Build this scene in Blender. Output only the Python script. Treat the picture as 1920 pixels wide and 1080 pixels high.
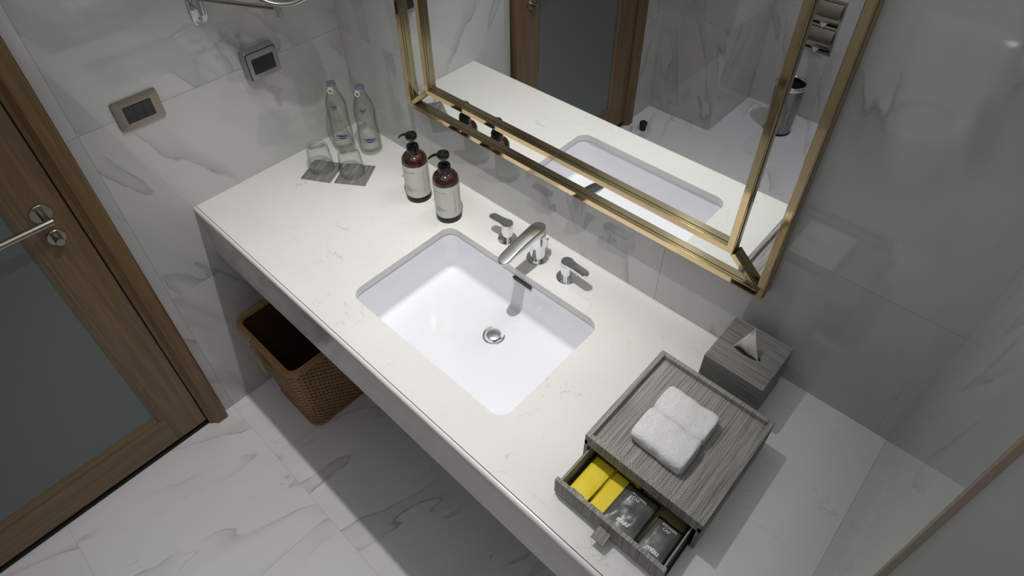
import bpy, bmesh, math, random
from mathutils import Vector, Matrix, noise
random.seed(7)
PI = math.pi
SC = bpy.context.scene
COL = SC.collection
for _o in list(bpy.data.objects):
    bpy.data.objects.remove(_o)

# ---------------------------------------------------------------- camera
ZF = -0.8774            # floor (the counter top is z = 0, the mirror wall y = 0, the left wall x = 0)
W = 1.7665              # counter length
cam_d = bpy.data.cameras.new('camera')
cam = bpy.data.objects.new('camera', cam_d)
COL.objects.link(cam)
cam.location = (1.65992, -0.99546, 1.2215)
cam.rotation_euler = (0.8135, 0.0197, 0.7535)
cam_d.sensor_width = 36
cam_d.lens = 36 * 1191.65 / 1920
cam_d.shift_x = (960 - 946.1) / 1920
cam_d.shift_y = -(540 - 435.0) / 1920
cam_d.clip_start = 0.02
SC.camera = cam

# ---------------------------------------------------------------- world, lights, exposure
world = bpy.data.worlds.new('world')
SC.world = world
world.use_nodes = True
world.node_tree.nodes['Background'].inputs[0].default_value = (0.55, 0.57, 0.6, 1)
world.node_tree.nodes['Background'].inputs[1].default_value = 0.05
ZC = 1.56


def spot(name, loc, power, angle, blend, radius, color, target):
    d = bpy.data.lights.new(name, 'SPOT')
    d.energy = power
    d.spot_size = math.radians(angle)
    d.spot_blend = blend
    d.shadow_soft_size = radius
    d.color = color
    o = bpy.data.objects.new(name, d)
    o.location = loc
    o.rotation_euler = (Vector(target) - Vector(loc)).to_track_quat('-Z', 'Y').to_euler()
    COL.objects.link(o)
    return o


spot('vanity_downlight', (0.90, -0.41, ZC - 0.02), 68, 75, 0.95, 0.014, (1.0, 0.985, 0.96), (0.76, -0.47, 0))
spot('toilet_downlight', (1.42, -1.70, ZC - 0.02), 27, 72, 0.7, 0.03, (0.95, 0.96, 1.0), (1.30, -1.97, 0))
spot('entry_fill', (0.75, -1.25, ZC - 0.02), 1.2, 150, 1.0, 0.05, (0.93, 0.95, 1.0), (0.75, -1.2, 0))  # added weak fill, no fitting known there
ad = bpy.data.lights.new('ceiling_fill_light', 'AREA')  # added overhead fill standing in for light bounced off the ceiling
ad.shape = 'RECTANGLE'
ad.size, ad.size_y = 2.4, 1.5
ad.energy = 8.0
ad.color = (0.96, 0.98, 1.0)
ao = bpy.data.objects.new('ceiling_fill_light', ad)
ao.location = (1.40, -0.80, ZC - 0.01)
COL.objects.link(ao)

SC.view_settings.view_transform = 'Standard'
SC.view_settings.look = 'None'
SC.view_settings.exposure = 0.0
SC.view_settings.gamma = 1
SC.view_settings.use_curve_mapping = False
SC.cycles.use_denoising = True
SC.cycles.max_bounces = 10
SC.cycles.diffuse_bounces = 6
SC.cycles.glossy_bounces = 6
SC.cycles.transparent_max_bounces = 24
SC.cycles.sample_clamp_indirect = 12
SC.cycles.blur_glossy = 0.3


# ---------------------------------------------------------------- node helpers
class NT:
    def __init__(self, name):
        self.m = bpy.data.materials.new(name)
        self.m.use_nodes = True
        self.t = self.m.node_tree
        self.t.nodes.clear()
        self.out = self.t.nodes.new('ShaderNodeOutputMaterial')

    def n(self, typ, ins=None, **kw):
        nd = self.t.nodes.new(typ)
        for k, v in kw.items():
            setattr(nd, k, v)
        for k, v in (ins or {}).items():
            self.set(nd.inputs[k], v)
        return nd

    def set(self, sock, v):
        if isinstance(v, bpy.types.NodeSocket):
            self.t.links.new(v, sock)
        else:
            sock.default_value = v

    def math(self, op, a, b=None, c=None, clamp=False):
        nd = self.n('ShaderNodeMath', operation=op, use_clamp=clamp)
        for i, v in enumerate((a, b, c)):
            if v is not None:
                self.set(nd.inputs[i], v)
        return nd.outputs[0]

    def mix(self, f, a, b):
        nd = self.n('ShaderNodeMix', data_type='RGBA')
        self.set(nd.inputs[0], f)
        self.set(nd.inputs[6], a)
        self.set(nd.inputs[7], b)
        return nd.outputs[2]

    def mapr(self, v, a, b, c=0.0, d=1.0, smooth=True):
        nd = self.n('ShaderNodeMapRange', interpolation_type='SMOOTHSTEP' if smooth else 'LINEAR')
        for i, x in enumerate((v, a, b, c, d)):
            self.set(nd.inputs[i], x)
        return nd.outputs[0]

    def noise(self, vec, scale, detail=4, rough=0.5, dist=0.0):
        nd = self.n('ShaderNodeTexNoise', {'Vector': vec, 'Scale': scale, 'Detail': detail, 'Roughness': rough, 'Distortion': dist})
        return nd.outputs[0]

    def comb(self, x, y, z=0.0):
        return self.n('ShaderNodeCombineXYZ', {0: x, 1: y, 2: z}).outputs[0]

    def principled(self, **ins):
        p = self.n('ShaderNodeBsdfPrincipled')
        for k, v in ins.items():
            self.set(p.inputs[k.replace('_', ' ')], v)
        self.t.links.new(p.outputs[0], self.out.inputs[0])
        return p

    def bump(self, h, strength, dist=0.001):
        return self.n('ShaderNodeBump', {'Height': h, 'Strength': strength, 'Distance': dist}).outputs[0]


def rgb(r, g, b):
    """0-255 display values to linear"""
    f = lambda c: (c / 255 / 12.92) if c <= 10.3 else ((c / 255 + 0.055) / 1.055) ** 2.4
    return (f(r), f(g), f(b), 1)


def plain(name, col, rough=0.5, metal=0.0, **kw):
    t = NT(name)
    t.principled(Base_Color=col, Roughness=rough, Metallic=metal, **kw)
    return t.m


def marble(name, u, v, angle, base, cloud, vein, rough=0.06, vs=1.0, vamt=0.75, camt=0.6, ior=1.5, thin=1.0, halo_amt=1.0):
    """polished marble-look tile; u, v name the two axes of the surface, angle is the direction the veins run in it"""
    t = NT(name)
    oc = t.n('ShaderNodeTexCoord').outputs['Object']
    sx = t.n('ShaderNodeSeparateXYZ', {0: oc})
    a = {'x': sx.outputs[0], 'y': sx.outputs[1], 'z': sx.outputs[2]}
    rnd = t.n('ShaderNodeObjectInfo').outputs['Random']
    cu, su = math.cos(angle), math.sin(angle)
    p = t.math('ADD', t.math('MULTIPLY', a[u], cu), t.math('MULTIPLY', a[v], su))
    q = t.math('SUBTRACT', t.math('MULTIPLY', a[v], cu), t.math('MULTIPLY', a[u], su))
    shift = t.math('MULTIPLY', rnd, 37.0)
    vec = t.comb(t.math('MULTIPLY', p, 0.20), q, shift)
    iso = t.comb(p, q, shift)
    wob = t.n('ShaderNodeTexNoise', {'Vector': iso, 'Scale': 5.0 * vs, 'Detail': 6, 'Roughness': 0.62}).outputs[1]
    wobv = t.n('ShaderNodeVectorMath', {0: wob, 1: (0.035, 0.055, 0)}, operation='MULTIPLY').outputs[0]
    vec2 = t.n('ShaderNodeVectorMath', {0: vec, 1: wobv}, operation='ADD').outputs[0]
    n1 = t.noise(vec2, 6.2 * vs, 2, 0.5)
    d1 = t.math('SUBTRACT', n1, 0.5)
    v1 = t.mapr(t.math('ABSOLUTE', d1), 0.0, 0.010 * thin, 1.0, 0.0)
    # the smoky side of a vein lies on one side of its line only
    h1 = t.math('MULTIPLY', t.mapr(d1, -0.016, 0.010), t.mapr(d1, 0.0, 0.10, 1.0, 0.0, False))
    h1 = t.math('POWER', h1, 1.5)
    mask = t.mapr(t.noise(iso, 2.3 * vs, 3, 0.55), 0.42, 0.60)
    n2 = t.noise(vec2, 11.0 * vs, 2, 0.5)
    d2 = t.math('ABSOLUTE', t.math('SUBTRACT', n2, 0.5))
    v2 = t.mapr(d2, 0.0, 0.012 * thin, 1.0, 0.0)
    mask2 = t.mapr(t.noise(iso, 3.6 * vs, 3, 0.5), 0.55, 0.70)
    cl = t.mapr(t.noise(vec2, 3.4 * vs, 4, 0.55), 0.36, 0.68)
    col = t.mix(t.math('MULTIPLY', cl, camt), base, cloud)
    halo = t.math('MULTIPLY', t.math('MULTIPLY', h1, mask), 0.52 * vamt * halo_amt)
    col = t.mix(halo, col, vein)
    brk = t.mapr(t.noise(iso, 14.0, 2, 0.5), 0.35, 0.6)
    line = t.math('MAXIMUM', t.math('MULTIPLY', t.math('MULTIPLY', v1, mask), 0.62), t.math('MULTIPLY', t.math('MULTIPLY', v2, mask2), 0.55))
    col = t.mix(t.math('MULTIPLY', t.math('MULTIPLY', line, brk), vamt), col, vein)
    t.principled(Base_Color=col, Roughness=rough, IOR=ior)
    return t.m


def wood(name, axis, c1, c2, rough=0.42):
    t = NT(name)
    oc = t.n('ShaderNodeTexCoord').outputs['Object']
    sx = t.n('ShaderNodeSeparateXYZ', {0: oc})
    s = [55.0, 55.0, 55.0]
    s['xyz'.index(axis)] = 2.4
    vec = t.comb(*[t.math('MULTIPLY', sx.outputs[i], s[i]) for i in range(3)])
    g = t.noise(vec, 1.0, 5, 0.6, 0.5)
    s2 = [260.0] * 3
    s2['xyz'.index(axis)] = 9.0
    f = t.noise(t.comb(*[t.math('MULTIPLY', sx.outputs[i], s2[i]) for i in range(3)]), 1.0, 2, 0.5)
    m = t.math('ADD', t.math('MULTIPLY', t.mapr(g, 0.3, 0.7), 0.75), t.math('MULTIPLY', t.mapr(f, 0.35, 0.65), 0.25))
    col = t.mix(m, c1, c2)
    t.principled(Base_Color=col, Roughness=rough, Normal=t.bump(f, 0.15, 0.0006))
    return t.m


def woven(name, long_axis, lo, hi, pitch=0.0017, dots=0.90):
    """coarse plain weave of vinyl threads; streaks run along long_axis"""
    t = NT(name)
    oc = t.n('ShaderNodeTexCoord').outputs['Object']
    sx = t.n('ShaderNodeSeparateXYZ', {0: oc})
    nx = t.n('ShaderNodeSeparateXYZ', {0: t.n('ShaderNodeTexCoord').outputs['Normal']})
    isx = t.math('GREATER_THAN', t.math('ABSOLUTE', nx.outputs[0]), 0.6)
    isz = t.math('GREATER_THAN', t.math('ABSOLUTE', nx.outputs[2]), 0.6)

    def sel(f, a, b):
        return t.math('ADD', t.math('MULTIPLY', f, a), t.math('MULTIPLY', t.math('SUBTRACT', 1.0, f), b))
    U = sel(isx, sx.outputs[1], sx.outputs[0])
    V = sel(isz, sx.outputs[1], sx.outputs[2])
    k = PI / pitch
    a = t.math('SINE', t.math('MULTIPLY', U, k))
    b = t.math('SINE', t.math('MULTIPLY', V, k * 0.8))
    prod = t.math('MULTIPLY', a, b)
    dot = t.mapr(prod, -0.45, 0.55)
    if long_axis == 'v':
        st = t.noise(t.comb(t.math('MULTIPLY', U, 330.0), t.math('MULTIPLY', V, 7.0)), 1.0, 3, 0.65)
    else:
        st = t.noise(t.comb(t.math('MULTIPLY', U, 7.0), t.math('MULTIPLY', V, 330.0)), 1.0, 3, 0.65)
    streak = t.mapr(st, 0.27, 0.73)
    amt = t.math('MULTIPLY', dot, t.math('ADD', 0.35 * dots, t.math('MULTIPLY', streak, 1.1 * dots)))
    amt = t.math('ADD', amt, t.math('MULTIPLY', streak, 1.0 - dots), clamp=True)
    col = t.mix(amt, lo, hi)
    t.principled(Base_Color=col, Roughness=0.55, Normal=t.bump(prod, 0.6, 0.0008))
    return t.m


def thin_glass(name, tint, edge, refl=1.0):
    """thin clear glass: mostly lets light pass straight, Fresnel reflection, tint towards the rim"""
    t = NT(name)
    lw = t.n('ShaderNodeLayerWeight', {'Blend': 0.5}).outputs['Facing']
    fr = t.math('ADD', 0.035, t.math('MULTIPLY', t.math('POWER', lw, 5.0), 0.6))
    col = t.mix(t.math('POWER', lw, 3.0), tint, edge)
    tr = t.n('ShaderNodeBsdfTransparent', {'Color': col})
    gl = t.n('ShaderNodeBsdfGlossy', {'Color': (1, 1, 1, 1), 'Roughness': 0.02})
    mx = t.n('ShaderNodeMixShader', {0: t.math('MULTIPLY', fr, refl), 1: tr.outputs[0], 2: gl.outputs[0]})
    t.t.links.new(mx.outputs[0], t.out.inputs[0])
    return t.m


# ---------------------------------------------------------------- materials
WALL_BASE, WALL_CLOUD, WALL_VEIN = rgb(198, 197, 195), rgb(178, 180, 177), rgb(88, 90, 86)
M = {
    'tile_left': marble('marble_left', 'y', 'z', 2.02, WALL_BASE, WALL_CLOUD, WALL_VEIN, vamt=0.60, ior=1.7, rough=0.045),
    'tile_back': marble('marble_back', 'x', 'z', 1.80, WALL_BASE, WALL_CLOUD, WALL_VEIN, vamt=0.60, ior=1.7, rough=0.045),
    'tile_floor': marble('marble_floor', 'x', 'y', 1.25, rgb(226, 224, 227), rgb(216, 214, 216), rgb(104, 92, 74), vs=0.95, vamt=0.85, camt=0.5, rough=0.13, thin=0.75, halo_amt=0.55),
    'grout': plain('grout', rgb(205, 203, 198), 0.8),
    'grout_floor': plain('grout_floor', rgb(190, 187, 185), 0.8),
    'plaster': plain('plaster', rgb(205, 204, 200), 0.9),
    'wood_z': wood('oak_upright', 'z', rgb(102, 81, 56), rgb(127, 105, 76)),
    'wood_y': wood('oak_across', 'y', rgb(102, 81, 56), rgb(127, 105, 76)),
    'wood_casing': wood('oak_casing', 'z', rgb(100, 75, 44), rgb(124, 98, 63)),
    'frosted': plain('frosted_glass', rgb(104, 114, 112), 0.38),
    'dark': plain('dark_rubber_and_gaps', rgb(22, 22, 22), 0.6),  # also gives the door gap and slots their shade as plain colour
    'chrome': plain('chrome', (0.80, 0.80, 0.82, 1), 0.06, 1.0),
    'chrome_worn': plain('worn_chrome', (0.72, 0.72, 0.74, 1), 0.24, 1.0),
    'steel': plain('brushed_steel', rgb(168, 162, 152), 0.28, 1.0),
    'nickel': plain('satin_nickel_plate', rgb(150, 142, 130), 0.42, 0.75),
    'gold': plain('polished_gold', rgb(218, 194, 152), 0.07, 1.0),
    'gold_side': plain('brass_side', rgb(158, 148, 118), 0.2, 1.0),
    'mirror': plain('mirror_silver', (0.93, 0.94, 0.94, 1), 0.0, 1.0),
    'ceramic': plain('white_ceramic', rgb(228, 228, 233), 0.08, 0.0, IOR=1.5),
    'black_gloss': plain('black_plastic', rgb(16, 16, 17), 0.12),
    'black_satin': plain('black_rocker', rgb(40, 41, 44), 0.42),
    'amber': None,
    'label': plain('label_paper', rgb(205, 206, 196), 0.55),
    'print_grey': plain('print_grey', rgb(128, 128, 120), 0.6),
    'print_dark': plain('print_dark', rgb(60, 60, 56), 0.6),
    'white_print': plain('white_print', rgb(225, 225, 225), 0.5),
    'blue_print': plain('blue_print', rgb(24, 48, 120), 0.35),
    'violet_print': plain('violet_print', rgb(52, 50, 84), 0.4),
    'cap': plain('bottle_cap', rgb(150, 148, 164), 0.3, 0.6),
    'pull': plain('white_plastic_pull', rgb(222, 222, 220), 0.4),
    'grey_plastic': plain('silver_plastic', rgb(160, 158, 160), 0.28, 0.35),
    'smoked': plain('smoked_window', rgb(46, 46, 42), 0.2),
    'weave_tray': woven('weave_tray', 'v', rgb(66, 66, 63), rgb(214, 211, 204)),
    'weave_box': woven('weave_box', 'u', rgb(60, 60, 57), rgb(188, 186, 179), 0.0015),
    'weave_coaster': woven('weave_coaster', 'v', rgb(66, 66, 62), rgb(172, 170, 162), 0.0011, 0.2),
    'yellow': plain('yellow_packet', rgb(232, 208, 40), 0.6),
    'drawer_black': plain('drawer_side', rgb(26, 26, 28), 0.6),
    'tissue': plain('tissue_paper', rgb(212, 210, 208), 0.9),
    'leather': plain('pale_tag', rgb(176, 158, 134), 0.6),
}


def make_amber():
    t = NT('amber_plastic')
    t.principled(Base_Color=rgb(52, 24, 14), Roughness=0.07, IOR=1.5, Coat_Weight=0.4, Coat_Roughness=0.03)
    return t.m


M['amber'] = make_amber()


def make_counter():
    t = NT('quartz_counter')
    oc = t.n('ShaderNodeTexCoord').outputs['Object']
    w = t.n('ShaderNodeTexNoise', {'Vector': oc, 'Scale': 9.0, 'Detail': 4, 'Roughness': 0.6}).outputs[1]
    vec = t.n('ShaderNodeVectorMath', {0: oc, 1: t.n('ShaderNodeVectorMath', {0: w, 1: (0.11, 0.11, 0.11)}, operation='MULTIPLY').outputs[0]}, operation='ADD').outputs[0]
    n = t.noise(vec, 7.0, 3, 0.5)
    d = t.math('ABSOLUTE', t.math('SUBTRACT', n, 0.5))
    line = t.math('MULTIPLY', t.mapr(d, 0.0, 0.009, 1.0, 0.0), t.mapr(t.noise(oc, 8.0, 3, 0.6), 0.50, 0.66))
    n2 = t.noise(vec, 16.0, 3, 0.5)
    d2 = t.math('ABSOLUTE', t.math('SUBTRACT', n2, 0.5))
    line2 = t.math('MULTIPLY', t.mapr(d2, 0.0, 0.014, 1.0, 0.0), t.mapr(t.noise(oc, 13.0, 3, 0.6), 0.54, 0.68))
    cl = t.mapr(t.noise(oc, 5.0, 4, 0.6), 0.35, 0.7)
    col = t.mix(t.math('MULTIPLY', cl, 0.35), rgb(222, 221, 218), rgb(214, 212, 207))
    col = t.mix(t.math('MULTIPLY', line, 0.30), col, rgb(140, 132, 118))
    col = t.mix(t.math('MULTIPLY', line2, 0.25), col, rgb(150, 142, 130))
    t.principled(Base_Color=col, Roughness=0.16, IOR=1.5)
    return t.m


M['counter'] = make_counter()
M['apron'] = marble('marble_apron', 'x', 'z', 0.1, rgb(196, 194, 190), rgb(172, 172, 168), rgb(120, 112, 92), vs=1.6, vamt=0.6, rough=0.1, ior=1.55)


def make_steel_bin():
    t = NT('perforated_steel')
    oc = t.n('ShaderNodeTexCoord').outputs['Object']
    sx = t.n('ShaderNodeSeparateXYZ', {0: oc})
    n = t.noise(t.comb(t.math('MULTIPLY', sx.outputs[0], 300.0), t.math('MULTIPLY', sx.outputs[1], 300.0), t.math('MULTIPLY', sx.outputs[2], 4.0)), 1.0, 2, 0.5)
    t.principled(Base_Color=t.mix(t.mapr(n, 0.35, 0.65), rgb(120, 122, 118), rgb(168, 170, 165)), Roughness=0.25, Metallic=0.9)
    return t.m


M['bin'] = make_steel_bin()


def make_terry():
    t = NT('terry_cloth')
    oc = t.n('ShaderNodeTexCoord').outputs['Object']
    h = t.noise(oc, 900.0, 2, 0.7)
    h2 = t.noise(oc, 320.0, 2, 0.6)
    s = t.math('ADD', h, h2)
    t.principled(Base_Color=t.mix(t.mapr(s, 0.7, 1.25), rgb(226, 225, 224), rgb(246, 245, 244)), Roughness=0.95, Normal=t.bump(s, 0.8, 0.0016))
    return t.m


M['terry'] = make_terry()


def make_foil():
    t = NT('grey_packet_foil')
    oc = t.n('ShaderNodeTexCoord').outputs['Object']
    t.principled(Base_Color=rgb(100, 100, 98), Roughness=0.36, Metallic=0.25, Normal=t.bump(t.noise(oc, 60.0, 2, 0.5), 0.25, 0.004))
    return t.m


M['foil'] = make_foil()


def make_wicker(name, c1, c2):
    t = NT(name)
    oc = t.n('ShaderNodeTexCoord').outputs['Object']
    n = t.noise(oc, 260.0, 3, 0.6)
    t.principled(Base_Color=t.mix(t.mapr(n, 0.3, 0.7), c1, c2), Roughness=0.5)
    return t.m


M['wicker'] = make_wicker('wicker', rgb(140, 108, 70), rgb(182, 146, 100))
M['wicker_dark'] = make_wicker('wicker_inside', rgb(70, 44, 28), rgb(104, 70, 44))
M['thin_glass'] = thin_glass('thin_clear_glass', (0.975, 0.98, 0.975, 1), (0.60, 0.62, 0.60, 1), 1.0)
M['bottle_glass'] = thin_glass('bottle_glass', (0.975, 0.98, 0.972, 1), (0.55, 0.57, 0.53, 1), 1.0)
M['water'] = thin_glass('water', (0.975, 0.98, 0.965, 1), (0.72, 0.75, 0.66, 1), 0.25)


# ---------------------------------------------------------------- mesh helpers
def obj(name, bm, mat, parent=None, loc=None, smooth=False, kind=None, bevel=0.0, seg=2):
    me = bpy.data.meshes.new(name)
    if bevel:
        bmesh.ops.bevel(bm, geom=[e for e in bm.edges], offset=bevel, segments=seg, affect='EDGES', profile=0.7)
    bmesh.ops.recalc_face_normals(bm, faces=bm.faces)
    bm.to_mesh(me)
    bm.free()
    o = bpy.data.objects.new(name, me)
    COL.objects.link(o)
    if mat is not None:
        me.materials.append(M[mat] if isinstance(mat, str) else mat)
    if smooth:
        for p in me.polygons:
            p.use_smooth = True
        if smooth != 'all':
            try:
                me.set_sharp_from_angle(angle=math.radians(38))
            except Exception:
                pass
    if parent is not None:
        o.parent = parent
    if loc is not None:
        o.location = loc
    if kind:
        o['kind'] = kind
    return o


def thing(name, label, cat, loc=(0, 0, 0), group=None):
    o = bpy.data.objects.new(name, None)
    o.empty_display_size = 0.05
    o.location = loc
    COL.objects.link(o)
    tag(o, label, cat, group)
    return o


def tag(o, label, cat, group=None):
    o['label'] = label
    o['category'] = cat
    if group:
        o['group'] = group
    return o


def copy_tree(o, parent=None):
    c = o.copy()
    COL.objects.link(c)
    c.parent = parent
    for ch in list(o.children):
        copy_tree(ch, c)
    return c


def box(x0, x1, y0, y1, z0, z1, bm=None):
    bm = bm or bmesh.new()
    vs = [bm.verts.new(p) for p in ((x0, y0, z0), (x1, y0, z0), (x1, y1, z0), (x0, y1, z0), (x0, y0, z1), (x1, y0, z1), (x1, y1, z1), (x0, y1, z1))]
    for f in ((0, 3, 2, 1), (4, 5, 6, 7), (0, 1, 5, 4), (1, 2, 6, 5), (2, 3, 7, 6), (3, 0, 4, 7)):
        bm.faces.new([vs[i] for i in f])
    return bm


def loft(rings, bm=None, cap0=True, cap1=True, closed=True):
    bm = bm or bmesh.new()
    R = [[bm.verts.new(p) for p in r] for r in rings]
    n = len(R[0])
    for a, b in zip(R, R[1:]):
        for i in range(n if closed else n - 1):
            j = (i + 1) % n
            bm.faces.new((a[i], a[j], b[j], b[i]))
    if cap0:
        bm.faces.new(list(reversed(R[0])))
    if cap1:
        bm.faces.new(R[-1])
    return bm


def lathe(prof, seg=40, c=(0, 0, 0), bm=None, cap0=True, cap1=True):
    return loft([[(c[0] + r * math.cos(2 * PI * i / seg), c[1] + r * math.sin(2 * PI * i / seg), c[2] + z) for i in range(seg)] for r, z in prof], bm, cap0, cap1)


def tube(path, r, seg=12, bm=None, caps=True):
    """round tube along a list of points; r a number or one per point"""
    pts = [Vector(p) for p in path]
    rs = r if isinstance(r, (list, tuple)) else [r] * len(pts)
    rings = []
    up = None
    for i, p in enumerate(pts):
        d = (pts[min(i + 1, len(pts) - 1)] - pts[max(i - 1, 0)]).normalized()
        if up is None:
            up = Vector((0, 0, 1)) if abs(d.z) < 0.9 else Vector((1, 0, 0))
        a = (up - d * up.dot(d)).normalized()
        up = a
        b = d.cross(a)
        rings.append([tuple(p + (a * math.cos(2 * PI * k / seg) + b * math.sin(2 * PI * k / seg)) * rs[i]) for k in range(seg)])
    return loft(rings, bm, caps, caps)


def rrect(x0, x1, y0, y1, r, n=6):
    """rounded rectangle outline, counter-clockwise from the +x+y corner"""
    pts = []
    for cx, cy, a0 in ((x1 - r, y1 - r, 0), (x0 + r, y1 - r, 90), (x0 + r, y0 + r, 180), (x1 - r, y0 + r, 270)):
        for i in range(n + 1):
            a = math.radians(a0 + 90 * i / n)
            pts.append((cx + r * math.cos(a), cy + r * math.sin(a)))
    return pts


def prism(outline, z0, z1, bm=None):
    return loft([[(x, y, z0) for x, y in outline], [(x, y, z1) for x, y in outline]], bm)


def text_mesh(s, size, bold=0.0, squeeze=1.0, align='LEFT'):
    cu = bpy.data.curves.new('lettering', 'FONT')
    cu.body = s
    cu.size = size
    cu.offset = bold
    cu.align_x = align
    cu.resolution_u = 3
    ob = bpy.data.objects.new('lettering', cu)
    COL.objects.link(ob)
    dg = bpy.context.evaluated_depsgraph_get()
    dg.update()
    me = bpy.data.meshes.new_from_object(ob.evaluated_get(dg))
    bpy.data.objects.remove(ob)
    bm = bmesh.new()
    bm.from_mesh(me)
    for v in bm.verts:
        v.co.x *= squeeze
    return bm


def strip(bm, pts_a, pts_b):
    A = [bm.verts.new(p) for p in pts_a]
    B = [bm.verts.new(p) for p in pts_b]
    for i in range(len(A) - 1):
        bm.faces.new((A[i], A[i + 1], B[i + 1], B[i]))


# ================================================================ THE SETTING
def struct(name, bm, mat, **kw):
    return obj(name, bm, mat, kind='structure', **kw)


TILE_MESH = {}


def tiles(parent, plane, at, out, us, vs, mat, th=0.010, gap=0.0008, holes=()):
    """one object per tile: plane 'x','y','z' is the wall's normal axis, at its coordinate, out the side it faces"""
    lo_out = [(a, b) for a, b in us]
    for (u0, u1) in us:
        for (v0, v1) in vs:
            rects = [(u0, u1, v0, v1)]
            for (hu0, hu1, hv0, hv1) in holes:
                nr = []
                for (a0, a1, b0, b1) in rects:
                    if a1 <= hu0 or a0 >= hu1 or b1 <= hv0 or b0 >= hv1:
                        nr.append((a0, a1, b0, b1))
                        continue
                    if a0 < hu0: nr.append((a0, hu0, b0, b1))
                    if a1 > hu1: nr.append((hu1, a1, b0, b1))
                    if b1 > hv1: nr.append((max(a0, hu0), min(a1, hu1), hv1, b1))
                    if b0 < hv0: nr.append((max(a0, hu0), min(a1, hu1), b0, hv0))
                rects = nr
            for (a0, a1, b0, b1) in rects:
                if a1 - a0 < 0.01 or b1 - b0 < 0.01:
                    continue
                g = gap / 2
                c0, c1 = sorted((at, at - out * th))
                e0, e1, f0, f1 = a0 + g, a1 - g, b0 + g, b1 - g
                if plane == 'x':
                    bm = box(c0, c1, e0, e1, f0, f1)
                elif plane == 'y':
                    bm = box(e0, e1, c0, c1, f0, f1)
                else:
                    bm = box(e0, e1, f0, f1, c0, c1)
                obj('tile', bm, mat, parent)


def spans(lo, hi, cuts):
    c = [lo] + [x for x in sorted(cuts) if lo + 0.01 < x < hi - 0.01] + [hi]
    return list(zip(c, c[1:]))


ROWS = spans(ZF, ZC, [-0.27, 0.341, 0.952])
DOOR = (-1.815, -0.812, ZF - 0.01, 1.16)
T = 0.002
# left wall (carries the door)
bm = box(-0.12, -T, DOOR[1], 0.12, ZF, ZC)
box(-0.12, -T, -2.02, DOOR[0], ZF, ZC, bm)
box(-0.12, -T, DOOR[0], DOOR[1], DOOR[3], ZC, bm)
wl = struct('wall_left', bm, 'grout')
tiles(wl, 'x', 0.0, 1, spans(-2.03, 0.0, [-0.781, -1.95]), ROWS, 'tile_left', holes=[DOOR])
# back wall
wb = struct('wall_back', box(0.0 - T, 2.66, T, 0.12, ZF, ZC), 'grout')
for i, rv in enumerate(ROWS):
    tiles(wb, 'y', 0.0, -1, spans(0.0, 2.65, [1.2045] if i % 2 == 1 else [0.6045, 1.85]), [rv], 'tile_back')
# right wall: a short nib as deep as the counter
NB = 0.125
wr = struct('wall_right', box(W + T, W + NB - T, -0.578, 0.0, ZF, ZC), 'grout')
tiles(wr, 'x', W, -1, spans(-0.586, 0.0, []), ROWS, 'tile_left')
tiles(wr, 'y', -0.588, -1, spans(W + 0.004, W + NB, []), ROWS, 'tile_back')
tiles(wr, 'x', W + NB, 1, spans(-0.588, 0.0, []), ROWS, 'tile_left')
struct('trim_1', box(W - 0.0015, W + 0.0045, -0.5925, -0.584, ZF, ZC), plain('stone_edge_trim', rgb(150, 136, 118), 0.35), bevel=0.0012)
# jog and far walls, seen in the mirror
wj = struct('wall_jog', box(-0.12, 0.40 - T, -2.60, -2.03 - T, ZF, ZC), 'grout')
tiles(wj, 'y', -2.03, 1, spans(0.0, 0.40, []), ROWS, 'tile_back')
tiles(wj, 'x', 0.40, 1, spans(-2.51, -2.03, []), ROWS, 'tile_left')
HOLD = (0.607, 0.765, -0.475, -0.185)
wf = struct('wall_far', box(0.40 - T, 2.66, -2.64, -2.54, ZF, ZC), 'grout')
for i, rv in enumerate(ROWS):
    tiles(wf, 'y', -2.51, 1, spans(0.40, 2.65, [1.60] if i % 2 else [1.0, 2.2]), [rv], 'tile_back', th=0.03, holes=[HOLD])
ww = struct('wall_east', box(2.66, 2.76, -2.64, 0.12, ZF, ZC), 'grout')
tiles(ww, 'x', 2.65, -1, spans(-2.51, 0.0, [-1.2]), ROWS, 'tile_left')
struct('ceiling', box(-0.12, 2.76, -2.64, 0.12, ZC, ZC + 0.08), 'plaster')
# floor
fl = struct('floor', box(-0.16, 2.76, -2.64, 0.12, ZF - 0.12, ZF - 0.0015), 'grout_floor')
frows = spans(-2.60, 0.1, [-0.7825, -1.3825, -1.9825, -0.1825])
for i, rv in enumerate(frows):
    tiles(fl, 'z', ZF, 1, spans(-0.05, 2.72, [0.607, 1.807] if i % 2 == 0 else [0.007, 1.207, 2.407]), [rv], 'tile_floor', gap=0.0006)

# ---------------------------------------------------------------- door in the left wall
dr = bpy.data.objects.new('door_1', None)
COL.objects.link(dr)
dr['kind'] = 'structure'
dr['label'] = 'oak-framed door with a frosted glass panel in the left wall'
ZT = 1.12


def casing(ya, yb, flip):
    # slopes from its outer face down to the leaf
    s = 1 if not flip else -1
    y_out, y_in = (ya, yb)
    prof = [(-0.11, y_out), (0.026, y_out), (0.030, y_out + s * -0.004), (0.030, y_out - s * 0.040), (0.014, y_out - s * 0.053), (0.008, y_out - s * 0.062), (-0.11, y_out - s * 0.062)]
    return prof


def extr_z(prof, z0, z1):
    return loft([[(x, y, z0) for x, y in prof], [(x, y, z1) for x, y in prof]])


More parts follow.
